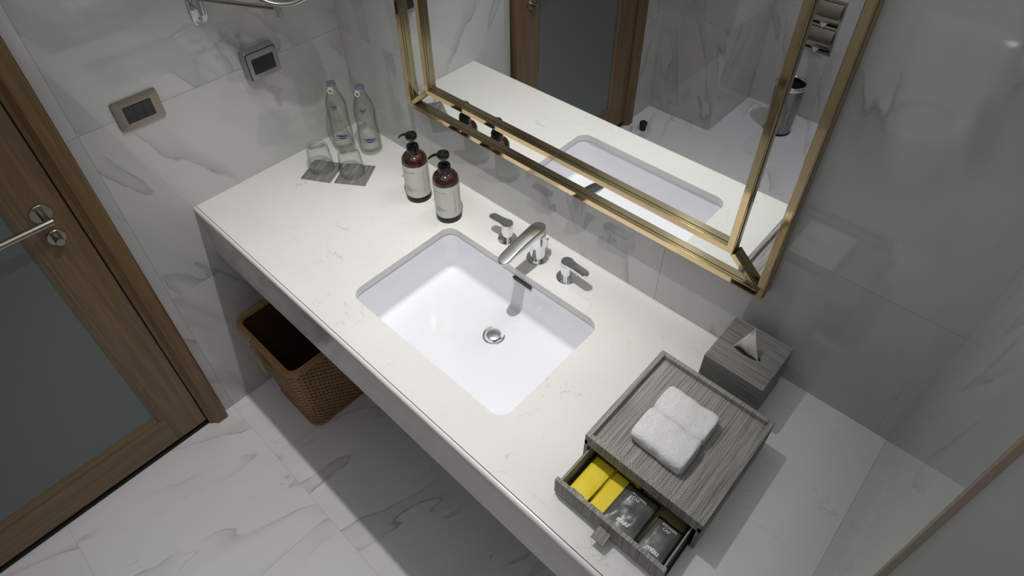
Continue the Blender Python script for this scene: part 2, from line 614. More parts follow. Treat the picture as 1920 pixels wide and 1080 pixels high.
obj('casing', extr_z(casing(-0.8158, 0, False), ZF, ZT + 0.05), 'wood_casing', dr)
obj('casing', extr_z(casing(-1.8130, 0, True), ZF, ZT + 0.05), 'wood_casing', dr)
obj('casing', box(-0.11, 0.030, -1.8125, -0.8165, ZT + 0.006, ZT + 0.068), 'wood_y', dr, bevel=0.003)
ZB = -0.853
obj('stile', box(-0.045, 0.0, -0.9845, -0.8815, ZB, ZT), 'wood_z', dr, bevel=0.0015)
obj('stile', box(-0.045, 0.0, -1.7560, -1.6190, ZB, ZT), 'wood_z', dr, bevel=0.0015)
obj('rail', box(-0.045, 0.0, -1.6185, -0.9850, ZB, -0.7200), 'wood_y', dr, bevel=0.0015)
obj('rail', box(-0.045, 0.0, -1.6185, -0.9850, ZT - 0.12, ZT), 'wood_y', dr, bevel=0.0015)
# glazing beads slope in to the glass
for (y0, y1) in ((-0.9850, -1.0085), (-1.6185, -1.5950)):
    prof = [(-0.012, y0), (-0.0015, y0), (-0.0015, y0 + (y1 - y0) * 0.35), (-0.009, y1), (-0.012, y1)]
    obj('glazing_bead', extr_z(prof, -0.7195, ZT - 0.1205), 'wood_z', dr)
prof = [(-0.012, -0.7195), (-0.0015, -0.7195), (-0.0015, -0.711), (-0.009, -0.6955), (-0.012, -0.6955)]
obj('glazing_bead', loft([[(x, -1.5955, z) for x, z in prof], [(x, -1.0080, z) for x, z in prof]]), 'wood_y', dr)
obj('glass_panel', box(-0.024, -0.012, -1.6180, -0.9855, -0.7195, ZT - 0.1205), 'frosted', dr)
obj('threshold', box(-0.11, 0.002, -1.8120, -0.8170, ZF - 0.004, ZF + 0.003), plain('threshold_metal', rgb(52, 54, 50), 0.45, 0.3), dr)
obj('door_gap_shade', box(-0.035, -0.012, -1.754, -0.884, ZF + 0.004, ZB - 0.001), 'dark', dr)  # dark strip standing in for the shade in the gap below the leaf
# hinges
for hz in (-0.62, 0.35):
    h = obj('hinge', tube([(0.006, -1.7600, hz - 0.045), (0.006, -1.7600, hz + 0.045)], 0.0055), 'steel', dr, smooth=True)
# lever handle: rosette, neck and lever bar
hd = obj('handle', lathe([(0.0245, 0.0), (0.0258, 0.0015), (0.0258, 0.0045), (0.0245, 0.006)], 40), 'steel', dr, smooth=True, loc=(0.0005, -0.9385, 0.195))
hd.rotation_euler = (0, PI / 2, 0)
path = [(0.0, 0, 0.005), (0.0, 0, 0.050)]
nk = obj('neck', tube(path, 0.0085, 20), 'steel', hd, smooth=True)
lv = obj('lever', tube([(0.0, 0.011, 0.054), (0.0, 0.0085, 0.054), (0.0, -0.150, 0.054)], [0.0088, 0.0092, 0.0092], 20), 'steel', hd, smooth=True)
lk = obj('lock_knob', lathe([(0.0215, 0.0), (0.0225, 0.0015), (0.0225, 0.0042), (0.0213, 0.0055)], 40), 'steel', dr, smooth=True, loc=(0.0005, -0.9395, 0.116))
lk.rotation_euler = (0, PI / 2, 0)
obj('thumb_turn', lathe([(0.0105, 0.005), (0.0105, 0.030), (0.0098, 0.032)], 28), 'steel', lk, smooth=True)

# ================================================================ THE VANITY
# counter top with the basin cut-out
SX0, SX1, SY0, SY1 = 0.6218, 1.1538, -0.5005, -0.1522
ct = thing('vanity_counter', 'long white stone vanity counter between two marble walls', 'counter', (0, 0, 0))
hole = rrect(SX0, SX1, SY0, SY1, 0.034, 8)


def slab(y_front, z0, z1):
    bm = bmesh.new()
    oute = [(0.0002, y_front), (W - 0.0002, y_front), (W - 0.0002, -0.0001), (0.0002, -0.0001)]
    lv = [bm.verts.new((x, y, z1)) for x, y in oute]
    lh = [bm.verts.new((x, y, z1)) for x, y in hole]
    es = [bm.edges.new((L[i], L[(i + 1) % len(L)])) for L in (lv, lh) for i in range(len(L))]
    bmesh.ops.triangle_fill(bm, edges=es, use_beauty=True)
    r = bmesh.ops.extrude_face_region(bm, geom=list(bm.faces))
    bmesh.ops.translate(bm, verts=[g for g in r['geom'] if isinstance(g, bmesh.types.BMVert)], vec=(0, 0, z0 - z1))
    return bm


obj('worktop', slab(-0.6000, -0.022, 0.0), 'counter', ct)
# front edge strip below the thin dark joint, with a softly rounded face
pr = [(-0.6014, -0.0175), (-0.6014, -0.0010), (-0.6045, -0.0009), (-0.6080, -0.0024), (-0.6102, -0.0055), (-0.6110, -0.0095), (-0.6110, -0.0155), (-0.6095, -0.0178), (-0.6022, -0.0178)]
bm = loft([[(0.001, y, z) for y, z in pr], [(W - 0.0005, y, z) for y, z in pr]])
obj('edge_strip', bm, 'counter', ct, smooth=True)
obj('apron', box(0.001, W - 0.0005, -0.6020, -0.5860, -0.1950, -0.0222), 'apron', ct)
obj('edge_joint', box(0.001, W - 0.0005, -0.6014, -0.6000, -0.0220, -0.0030), plain('joint_dark', rgb(60, 56, 50), 0.7), ct)
obj('silicone_bead', box(0.001, W - 0.0005, -0.0024, -0.0001, 0.0, 0.0016), plain('silicone', rgb(232, 231, 228), 0.3), ct)

# undermount basin
sk = thing('sink_basin', 'white rectangular undermount wash basin set in the counter', 'sink', (0, 0, -0.022))
DX, DY = 0.904, -0.271


def basin_ring(ins, z, r):
    return [(x, y, z) for x, y in rrect(SX0 - 0.004 + ins, SX1 + 0.004 - ins, SY0 - 0.004 + ins, SY1 + 0.004 - ins, r, 8)]


rings = [basin_ring(-0.022, -0.0005, 0.05), basin_ring(0.0, -0.0005, 0.038), basin_ring(0.002, -0.004, 0.037)]
for z, ins in ((-0.03, 0.006), (-0.06, 0.0125), (-0.085, 0.018), (-0.098, 0.0205)):
    rings.append(basin_ring(ins, z, 0.034))
for k in range(1, 7):
    a = k / 6 * PI / 2
    rings.append(basin_ring(0.0205 + 0.015 * (1 - math.cos(a)), -0.098 - 0.014 * math.sin(a), 0.034 - 0.010 * k / 6))
base_r = rings[-1]
nn = len(base_r)
circ = []
for (x, y, z) in base_r:
    a = math.atan2(y - DY, x - DX)
    circ.append((DX + 0.0225 * math.cos(a), DY + 0.0225 * math.sin(a)))
for k in range(1, 9):
    f = k / 8
    e = f ** 0.85
    rings.append([(x + (cx - x) * e, y + (cy - y) * e, -0.112 - 0.013 * f) for (x, y, z), (cx, cy) in zip(base_r, circ)])
rings.append([(DX + (cx - DX) * 0.9, DY + (cy - DY) * 0.9, -0.128) for cx, cy in circ])
bm = loft(rings, cap0=False, cap1=False)
bas = obj('basin', bm, 'ceramic', sk, smooth='all')
sol = bas.modifiers.new('thick', 'SOLIDIFY')
sol.thickness = 0.008
sol.offset = 1.0
zd = -0.126
dn = obj('drain', lathe([(0.0225, -0.004), (0.0315, 0.000), (0.0312, 0.0024), (0.0285, 0.0034), (0.0225, 0.0002), (0.0205, -0.009)], 48, (DX, DY, zd), cap0=False, cap1=True), 'chrome', sk, smooth='all')
obj('plug', lathe([(0.0160, -0.007), (0.0165, 0.003), (0.0195, 0.0050), (0.0195, 0.0072), (0.0170, 0.0086), (0.0080, 0.0096)], 40, (DX, DY, zd)), 'chrome_worn', dn, smooth=True)
# overflow slot in the back wall of the basin
sl = [(x, z) for x, z in rrect(-0.033, 0.033, -0.0058, 0.0058, 0.0057, 6)]
ovx, ovz = 0.9005, -0.0325 + 0.022
bm = loft([[(ovx + x, -0.1556, ovz + z - 0.003) for x, z in sl], [(ovx + x, -0.1500, ovz + z - 0.003) for x, z in sl]])
obj('overflow_slot', bm, plain('overflow_dark', rgb(44, 40, 30), 0.5), sk)
tb = text_mesh('COTTO', 0.0062, 0.0002, align='CENTER')
for v in tb.verts:
    v.co = Vector((0.9000 + v.co.x, -0.1549, ovz + 0.0055 + v.co.y))
obj('lettering', tb, plain('basin_print', rgb(120, 120, 120), 0.6), sk)

# ---------------------------------------------------------------- faucet
fx, fy = 0.893, -0.0845
fc = thing('faucet_spout', 'chrome basin faucet spout standing between the two tap handles', 'faucet', (fx, fy, 0))
obj('flange', lathe([(0.0300, 0), (0.0300, 0.0045), (0.0285, 0.0062), (0.022, 0.0066)], 48), 'chrome', fc, smooth=True)
obj('column', lathe([(0.0205, 0.0064), (0.0205, 0.092)], 48), 'chrome', fc, smooth=True)
rings = []
prof = [  # distance from the column, half width, top z, bottom z
    (-0.0208, 0.004, 0.1125, 0.0990), (-0.0180, 0.0115, 0.1145, 0.0945), (-0.0115, 0.0172, 0.1160, 0.0925), (-0.002, 0.0205, 0.1168, 0.0920), (0.012, 0.0205, 0.1166, 0.0920),
    (0.035, 0.0190, 0.1150, 0.0925), (0.060, 0.0180, 0.1118, 0.0915), (0.085, 0.0176, 0.1072, 0.0895), (0.108, 0.0176, 0.1018, 0.0875),
    (0.124, 0.0172, 0.0975, 0.0862), (0.134, 0.0150, 0.0946, 0.0855), (0.1405, 0.0105, 0.0922, 0.0852), (0.1435, 0.004, 0.0905, 0.0858)]
for d, w, zt, zb in prof:
    ring = []
    zc, hz = (zt + zb) / 2, (zt - zb) / 2
    for k in range(24):
        a = 2 * PI * k / 24
        c, s = math.cos(a), math.sin(a)
        e = 0.38
        ring.append((w * math.copysign(abs(c) ** e, c), -d, zc + hz * math.copysign(abs(s) ** 0.5, s)))
    rings.append(ring)
obj('spout', loft(rings), 'chrome_worn', fc, smooth='all')
obj('aerator', lathe([(0.0085, 0.081), (0.0085, 0.0875)], 28, (0, -0.122, 0)), 'steel', fc, smooth=True)
rod = obj('lift_rod', tube([(0.006, 0.033, 0.0), (0.006, 0.033, 0.045)], 0.0018, 10), 'chrome', fc, smooth=True)
obj('rod_knob', lathe([(0.002, 0.044), (0.0036, 0.046), (0.0036, 0.051), (0.002, 0.053)], 16, (0.006, 0.033, 0)), 'chrome', rod, smooth=True)


def tap(x, y, ang, length, label):
    t = thing('tap_handle', label, 'tap', (x, y, 0), 'basin tap handles')
    obj('flange', lathe([(0.0270, 0), (0.0270, 0.0042), (0.0255, 0.0058), (0.018, 0.0062)], 44), 'chrome', t, smooth=True)
    obj('stem', lathe([(0.0148, 0.0060), (0.0150, 0.018), (0.0163, 0.030), (0.0165, 0.0520)], 40), 'chrome', t, smooth=True)
    out = []
    n = 14
    for i in range(n + 1):      # round end over the stem
        a = math.radians(60 + 240 * i / n)
        out.append((0.0166 * math.cos(a), 0.0166 * math.sin(a)))
    wv = 0.0122
    out.append((0.022, -wv - 0.0002))
    for i in range(n + 1):      # round tip
        a = math.radians(-90 + 180 * i / n)
        out.append((length - wv + wv * math.cos(a), wv * math.sin(a)))
    out.append((0.022, wv + 0.0002))
    ca, sa = math.cos(ang), math.sin(ang)
    out = [(px * ca - py * sa, px * sa + py * ca) for px, py in out]
    sh = [(px * 0.965, py * 0.965) for px, py in out]
    bm = loft([[(a, b, 0.0525) for a, b in sh], [(a, b, 0.0540) for a, b in out], [(a, b, 0.0590) for a, b in out], [(a, b, 0.0605) for a, b in sh]])
    obj('lever', bm, 'chrome', t, smooth=True)


tap(0.7836, -0.0845, math.radians(184), 0.060, 'chrome tap handle between the soap pumps and the spout, lever turned away')
tap(0.9950, -0.0875, math.radians(-3), 0.068, 'chrome tap handle on the tray side of the spout')

# ---------------------------------------------------------------- wall mirror
MX0, MX1, MZ0, MZ1 = 0.3560, 1.4390, 0.2300, 1.26
ix0, ix1, iz0, iz1 = 0.4395, 1.3570, 0.3040, 1.186
mr = thing('wall_mirror', 'large wall mirror with a double gold frame above the basin', 'mirror', (0.9, 0, MZ0))
off = Vector((0.9, 0, MZ0))
bm = box(MX0 - 0.0092 - off.x, MX1 + 0.0092 - off.x, -0.018, -0.0005, MZ0 - 0.0092 - off.z, MZ1 + 0.0092 - off.z)
obj('backing', bm, 'gold_side', mr)
obj('mirror_glass', box(MX0 - 0.0085 - off.x, MX1 + 0.0085 - off.x, -0.0202, -0.0182, MZ0 - 0.0085 - off.z, MZ1 + 0.0085 - off.z), 'mirror', mr)
BAR = [(-0.0098, 0.0), (-0.0098, 0.0050), (-0.0086, 0.0056), (-0.0074, 0.0056), (-0.0074, 0.0066), (-0.0082, 0.0072), (-0.0082, 0.0112), (-0.0066, 0.0116), (-0.0066, 0.0124), (-0.0070, 0.0130), (-0.0070, 0.0148), (-0.0066, 0.0152)]
BAR = BAR + [(-u, v) for u, v in BAR[::-1]]


def bar(p, q, m0, m1, name='frame_bar', lift=0.0, scale=1.0):
    """gold bar from p to q in the mirror plane; m0, m1 = mitre slopes at the ends"""
    p, q = Vector((p[0] - off.x, 0, p[1] - off.z)), Vector((q[0] - off.x, 0, q[1] - off.z))
    d = (q - p).normalized()
    s = Vector((-d.z, 0, d.x))
    r0, r1 = [], []
    for u, v in BAR:
        u *= scale
        w = Vector((0, -0.0203 - v * (1 if not lift else lift), 0)) + s * u
        r0.append(tuple(p + w + d * (u * m0)))
        r1.append(tuple(q + w + d * (u * m1)))
    o = obj(name, loft([r0, r1]), 'gold', mr)
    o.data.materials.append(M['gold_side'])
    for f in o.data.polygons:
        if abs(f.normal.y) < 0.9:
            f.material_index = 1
    return o


for (a, b, c, d) in ((MX0, MX1, MZ0, MZ1), (ix0, ix1, iz0, iz1)):
    bar((a, c), (b, c), 1, -1)
    bar((b, c), (b, d), 1, -1)
    bar((b, d), (a, d), 1, -1)
    bar((a, d), (a, c), 1, -1)
for p, q in (((MX0, MZ0), (ix0, iz0)), ((MX1, MZ0), (ix1, iz0)), ((MX0, MZ1), (ix0, iz1)), ((MX1, MZ1), (ix1, iz1))):
    v = (Vector(q) - Vector(p)).normalized() * 0.011
    bar((p[0] + v.x, p[1] + v.y), (q[0] - v.x, q[1] - v.y), 0, 0, 'corner_bar', 0.93, 0.85)


# ---------------------------------------------------------------- soap pumps
def wrapped(bm, r, ang0, z0):
    """bend a flat mesh (x along, y up) round a cylinder of radius r, starting at angle ang0"""
    for v in bm.verts:
        a = ang0 + v.co.x / r
        v.co = Vector((r * math.cos(a), r * math.sin(a), z0 + v.co.y))
    return bm


def rect_patch(bm, s0, s1, z0, z1, n=4):
    strip(bm, [(s0 + (s1 - s0) * i / n, z0, 0) for i in range(n + 1)], [(s0 + (s1 - s0) * i / n, z1, 0) for i in range(n + 1)])


def pump(x, y, rot, noz, label):
    t = thing('soap_pump_bottle', label, 'bottle', (x, y, 0), 'amber pump bottles')
    R0 = 0.0372
    obj('base_ring', lathe([(R0 - 0.002, 0), (R0 + 0.0002, 0.002), (R0 + 0.0004, 0.016), (R0 - 0.0006, 0.0185)], 56), 'black_gloss', t, smooth=True)
    obj('body', lathe([(R0 - 0.001, 0.0185), (R0 - 0.0008, 0.134), (R0 - 0.002, 0.142), (R0 - 0.006, 0.1495), (R0 - 0.013, 0.1555), (0.0180, 0.1585), (0.0150, 0.1600)], 56), 'amber', t, smooth='all')
    bm = bmesh.new()
    n = 60
    strip(bm, [(0.0001 + 2 * PI * R0 * 0.93 * i / n, 0.0, 0) for i in range(n + 1)], [(2 * PI * R0 * 0.93 * i / n, 0.1095, 0) for i in range(n + 1)])
    wrapped(bm, R0 - 0.0003, rot - PI * 0.93 - 0.5, 0.0192)
    lb = obj('paper_label', bm, 'label', t, smooth='all')
    rr = R0 + 0.0001
    tm = text_mesh('Perricone MD', 0.0061, 0.0, 0.98)
    obj('lettering', wrapped(tm, rr, rot - math.radians(62), 0.1085), 'print_grey', lb)
    bm = bmesh.new()
    random.seed(3)
    yy = 0.0385
    for w_, hgt in ((0.012, 0.0011), (0.018, 0.0011), (0.030, 0.0009), (0.036, 0.0009), (0.020, 0.0009)):
        s = 0.0
        while s < w_:
            wl_ = random.uniform(0.0015, 0.0045)
            rect_patch(bm, s, min(s + wl_, w_), yy, yy + hgt, 2)
            s += wl_ + 0.0009
        yy -= 0.0036
    obj('small_print', wrapped(bm, rr, rot - math.radians(58), 0.0192), 'print_grey', lb)
    # column of pale upright lettering at the side
    bm = bmesh.new()
    zz = 0.092
    for k in range(13):
        hgt = random.uniform(0.003, 0.0055)
        for s in (0.0, 0.0019, 0.0036):
            if random.random() < 0.8:
                rect_patch(bm, s + random.uniform(0, 0.0006), s + 0.0012, zz - hgt * random.uniform(0.5, 1.0), zz, 1)
        rect_patch(bm, 0.0005, 0.0044, zz - hgt * 0.55, zz - hgt * 0.38, 1)
        zz -= hgt + 0.0015
    obj('upright_print', wrapped(bm, rr, rot + math.radians(27), 0.0192), plain('pale_print', rgb(168, 168, 158), 0.6), lb)
    bm = bmesh.new()
    for k in range(3):
        zz = 0.098
        while zz > 0.012:
            h2 = random.uniform(0.002, 0.005)
            rect_patch(bm, k * 0.0022, k * 0.0022 + 0.0006, zz - h2, zz, 1)
            zz -= h2 + 0.001
    obj('side_print', wrapped(bm, rr, rot + math.radians(52), 0.0192), plain('pale_print_fine', rgb(176, 176, 168), 0.6), lb)
    obj('collar', lathe([(0.0165, 0.1590), (0.0180, 0.1605), (0.0178, 0.1790), (0.0160, 0.1835), (0.0110, 0.1850)], 40), 'black_gloss', t, smooth=True)
    hdp = obj('pump_head', lathe([(0.0048, 0.1845), (0.0048, 0.2020), (0.0085, 0.2035), (0.0155, 0.2065), (0.0172, 0.2115), (0.0172, 0.2170), (0.0155, 0.2205), (0.0120, 0.2220)], 40), 'black_gloss', t, smooth=True)
    c, s = math.cos(noz), math.sin(noz)
    pts = [(0.012, 0.2135), (0.020, 0.2125), (0.028, 0.2095), (0.035, 0.2040), (0.0405, 0.1975)]
    obj('nozzle', tube([(c * d, s * d, z) for d, z in pts], [0.0044, 0.0042, 0.0038, 0.0034, 0.0031], 14), 'black_gloss', hdp, smooth=True)
    return t


pump(0.4585, -0.1225, math.radians(-36), math.radians(200), 'amber soap pump bottle with a cream label, farther from the basin')
pump(0.5900, -0.1235, math.radians(-39), math.radians(216), 'amber soap pump bottle with a cream label, next to the basin corner')


# ---------------------------------------------------------------- water bottles
BP = [(0.0, 0.0335), (0.004, 0.0348), (0.030, 0.0350), (0.075, 0.0340), (0.098, 0.0322), (0.106, 0.0318), (0.125, 0.0330), (0.145, 0.0336), (0.160, 0.0325), (0.175, 0.0288), (0.190, 0.0235), (0.203, 0.0185), (0.214, 0.0150), (0.224, 0.0136), (0.232, 0.0132)]


def brad(z):
    for (z0, r0), (z1, r1) in zip(BP, BP[1:]):
        if z0 <= z <= z1:
            return r0 + (r1 - r0) * (z - z0) / (z1 - z0)
    return BP[-1][1]


def on_bottle(bm, ang0, z0, eps=0.0004):
    for v in bm.verts:
        z = z0 + v.co.y
        r = brad(z) + eps
        a = ang0 + v.co.x / 0.034
        v.co = Vector((r * math.cos(a), r * math.sin(a), z))
    return bm


def smooth_profile(pts, n=4):
    out = []
    for i in range(len(pts) - 1):
        p0, p1, p2, p3 = pts[max(i - 1, 0)], pts[i], pts[i + 1], pts[min(i + 2, len(pts) - 1)]
        for k in range(n):
            t = k / n
            out.append(tuple(0.5 * ((2 * p1[j]) + (-p0[j] + p2[j]) * t + (2 * p0[j] - 5 * p1[j] + 4 * p2[j] - p3[j]) * t * t + (-p0[j] + 3 * p1[j] - 3 * p2[j] + p3[j]) * t ** 3) for j in range(2)))
    out.append(pts[-1])
    return out


BP = smooth_profile(BP, 3)


def water_bottle(x, y, face, pull, label):
    t = thing('water_bottle', label, 'bottle', (x, y, 0), 'glass water bottles in the corner')
    outer = [(r, z) for z, r in BP]
    inner = [(max(r - 0.0028, 0.004), z if z > 0.008 else 0.0085) for z, r in BP if z > 0.006][::-1]
    inner.append((0.010, 0.012))
    obj('glass_body', lathe(outer + inner, 44, cap0=True, cap1=True), 'bottle_glass', t, smooth='all')
    wt = [(r - 0.0032, z) for z, r in BP if 0.011 < z < 0.207]
    wt = [(0.02, 0.0098)] + wt
    obj('water', lathe(wt, 44), 'water', t, smooth='all')
    cp = obj('cap', lathe([(0.0142, 0.2235), (0.0142, 0.2330), (0.0132, 0.2352), (0.0090, 0.2362)], 32), 'cap', t, smooth=True)
    ca, sa = math.cos(pull), math.sin(pull)
    cc = Vector((ca * 0.0160, sa * 0.0160, 0.2135))
    sd = Vector((-sa, ca, 0))
    ring = [tuple(cc + sd * (0.0080 * math.cos(2 * PI * k / 20)) + Vector((ca * 0.003 * -math.sin(2 * PI * k / 20), sa * 0.003 * -math.sin(2 * PI * k / 20), 0.0068 * math.sin(2 * PI * k / 20)))) for k in range(21)]
    bm = tube(ring, 0.0014, 8)
    box(-0.0065, 0.0065, 0, 0.0016, 0, 0.008, bm)
    bm.verts.ensure_lookup_table()
    for v in bm.verts[-8:]:
        l = v.co.copy()
        v.co = Vector((ca * (0.0139 + l.y), sa * (0.0139 + l.y), 0.2170 + l.z)) + sd * l.x
    obj('ring_pull', bm, 'pull', cp, smooth=True)
    # crest-like emblem
    bm = bmesh.new()
    n = 12
    for r0, r1, a0, a1 in ((0.0090, 0.0100, -165, -15), (0.0062, 0.0070, -175, -5)):
        strip(bm, [(r0 * math.cos(math.radians(a0 + (a1 - a0) * i / n)), r0 * math.sin(math.radians(a0 + (a1 - a0) * i / n)), 0) for i in range(n + 1)],
              [(r1 * math.cos(math.radians(a0 + (a1 - a0) * i / n)), r1 * math.sin(math.radians(a0 + (a1 - a0) * i / n)), 0) for i in range(n + 1)])
    strip(bm, [(0.0032 * math.cos(2 * PI * i / n), -0.001 + 0.0032 * math.sin(2 * PI * i / n), 0) for i in range(n + 1)], [(0.0010 * math.cos(2 * PI * i / n), -0.001 + 0.0010 * math.sin(2 * PI * i / n), 0) for i in range(n + 1)])
    for s in (-1, 1):
        strip(bm, [(s * 0.0018, 0.003, 0), (s * 0.0050, 0.0035, 0), (s * 0.0085, 0.0090, 0)], [(s * 0.0030, 0.0005, 0), (s * 0.0075, 0.0005, 0), (s * 0.0092, 0.0088, 0)])
    strip(bm, [(-0.0009, 0.0038, 0), (0.0, 0.0090, 0)], [(0.0009, 0.0038, 0), (0.0003, 0.0090, 0)])
    obj('emblem', on_bottle(bm, face - 0.12, 0.1640, 0.0010), 'violet_print', t)
    # three blue waves with white edges
    for mat_, grow, eps in (('white_print', 0.0006, 0.0010), ('blue_print', 0.0, 0.0014)):
        bm = bmesh.new()
        n = 16
        for k, (x0, x1, zc, th) in enumerate(((-0.022, 0.022, 0.0125, 0.0020), (-0.0225, 0.0225, 0.0080, 0.0054), (-0.017, 0.017, 0.0020, 0.0052))):
            A, B = [], []
            for i in range(n + 1):
                f = i / n
                xx = x0 - grow + (x1 - x0 + 2 * grow) * f
                wv = 0.0016 * math.sin(f * 2 * PI * 0.95 + 0.4) - (0.0020 * math.sin(f * PI) if k == 2 else 0)
                h = (th * (0.15 + 0.85 * math.sin(f * PI)) / 2 + grow)
                A.append((xx, zc + wv - h, 0))
                B.append((xx, zc + wv + h, 0))
            strip(bm, A, B)
        obj('wave_mark', on_bottle(bm, face + 0.02, 0.0520, eps), mat_, t)
    return t


water_bottle(0.0830, -0.1180, math.radians(-33), math.radians(-52), 'clear glass water bottle with blue waves, against the left wall')
water_bottle(0.1660, -0.0720, math.radians(-33), math.radians(-75), 'clear glass water bottle with blue waves, nearer the mirror')


# ---------------------------------------------------------------- coasters and glasses
def coaster(cx, cy, ang, label):
    bm = box(-0.050, 0.050, -0.050, 0.050, 0, 0.0022)
    o = obj('coaster', bm, 'weave_coaster', loc=(cx, cy, 0.0), bevel=0.0006)
    o.rotation_euler = (0, 0, ang)
    tag(o, label, 'coaster', 'woven coasters')
    return o


coaster(0.1430, -0.2490, math.radians(29), 'grey striped square coaster nearer the left wall')
coaster(0.2340, -0.1910, math.radians(33), 'grey striped square coaster nearer the soap pumps')


def tumbler(x, y, label):
    t = obj('drinking_glass', lathe([(0.0385, 0.0), (0.0392, 0.001), (0.0378, 0.020), (0.0350, 0.058), (0.0325, 0.080), (0.0292, 0.0880), (0.0240, 0.0905),
                                   (0.0235, 0.0890), (0.0225, 0.0790), (0.0270, 0.0765), (0.0305, 0.0730), (0.0333, 0.056), (0.0362, 0.020), (0.0372, 0.0)], 48, cap0=False, cap1=False),
            'thin_glass', loc=(x, y, 0.0026), smooth='all')
    bm = bmesh.new()
    bm.from_mesh(t.data)
    # thick bottom (up-turned): close top and inner disc
    bm.verts.ensure_lookup_table()
    n = 48
    bm.faces.new([bm.verts[7 * n + i] for i in range(n)])
    bm.faces.new([bm.verts[8 * n + i] for i in range(n)])
    for i in range(n):
        bm.faces.new((bm.verts[i], bm.verts[13 * n + i], bm.verts[13 * n + (i + 1) % n], bm.verts[(i + 1) % n]))
    bm.to_mesh(t.data)
    bm.free()
    for p in t.data.polygons:
        p.use_smooth = True
    tag(t, label, 'glass', 'upturned drinking glasses')


tumbler(0.1290, -0.2400, 'upturned clear drinking glass on the coaster nearer the left wall')
tumbler(0.2215, -0.1905, 'upturned clear drinking glass on the coaster nearer the soap pumps')

# ---------------------------------------------------------------- woven box with a drawer
TX0, TX1, TY0, TY1, TH = 1.3335, 1.5885, -0.4535, -0.1860, 0.1000
tr = thing('amenity_box', 'grey woven amenity box with a tray top and its drawer pulled out', 'box', ((TX0 + TX1) / 2, (TY0 + TY1) / 2, 0.0006))
ox, oy = (TX0 + TX1) / 2, (TY0 + TY1) / 2


def lbox(x0, x1, y0, y1, z0, z1):
    return box(x0 - ox, x1 - ox, y0 - oy, y1 - oy, z0, z1)


obj('side_panel', lbox(TX0, TX0 + 0.008, TY0, TY1, 0.0, 0.084), 'weave_tray', tr, bevel=0.001)
obj('side_panel', lbox(TX1 - 0.008, TX1, TY0, TY1, 0.0, 0.084), 'weave_tray', tr, bevel=0.001)
obj('back_panel', lbox(TX0 + 0.008, TX1 - 0.008, TY1 - 0.008, TY1, 0.0, 0.084), 'weave_tray', tr, bevel=0.001)
obj('bottom_panel', lbox(TX0 + 0.008, TX1 - 0.008, TY0, TY1 - 0.008, 0.0, 0.006), 'drawer_black', tr)
obj('top_panel', lbox(TX0, TX1, TY0, TY1, 0.0685, 0.0865), 'weave_tray', tr, bevel=0.001)
for (a, b, c, d) in ((TX0, TX0 + 0.0105, TY0, TY1), (TX1 - 0.0105, TX1, TY0, TY1), (TX0 + 0.0105, TX1 - 0.0105, TY1 - 0.0105, TY1), (TX0 + 0.0105, TX1 - 0.0105, TY0, TY0 + 0.0105)):
    obj('tray_rim', lbox(a, b, c, d, 0.0865, TH), 'weave_tray', tr, bevel=0.0022)
# the drawer
DY0 = -0.5440
dw = obj('drawer', lbox(TX0 + 0.0105, TX1 - 0.0105, DY0 + 0.009, TY1 - 0.05, 0.0070, 0.0110), 'drawer_black', tr)
obj('drawer_front', lbox(TX0 + 0.0015, TX1 - 0.0115, DY0, DY0 + 0.009, 0.0065, 0.0560), 'weave_tray', dw, bevel=0.0014)
for xa in (TX0 + 0.0090, TX1 - 0.0160):
    obj('drawer_side', lbox(xa, xa + 0.0015, DY0 + 0.009, TY1 - 0.05, 0.0070, 0.0520), 'drawer_black', dw)
    xb = xa + 0.0015 if xa < ox else xa - 0.0030
    obj('side_lining', lbox(xb, xb + 0.0030, DY0 + 0.009, TY1 - 0.05, 0.0110, 0.0535), 'weave_tray', dw)
tabm = bmesh.new()
pth = [(DY0 + 0.002, 0.0300), (DY0 - 0.004, 0.0300), (DY0 - 0.015, 0.0275), (DY0 - 0.0250, 0.0240), (DY0 - 0.0262, 0.0225), (DY0 - 0.0250, 0.0210), (DY0 - 0.015, 0.0240), (DY0 - 0.004, 0.0262), (DY0 + 0.002, 0.0262)]
loft([[(1.4430 - ox, y - oy, z) for y, z in pth], [(1.4690 - ox, y - oy, z) for y, z in pth]], tabm)
obj('pull_tab', tabm, 'weave_tray', dw)


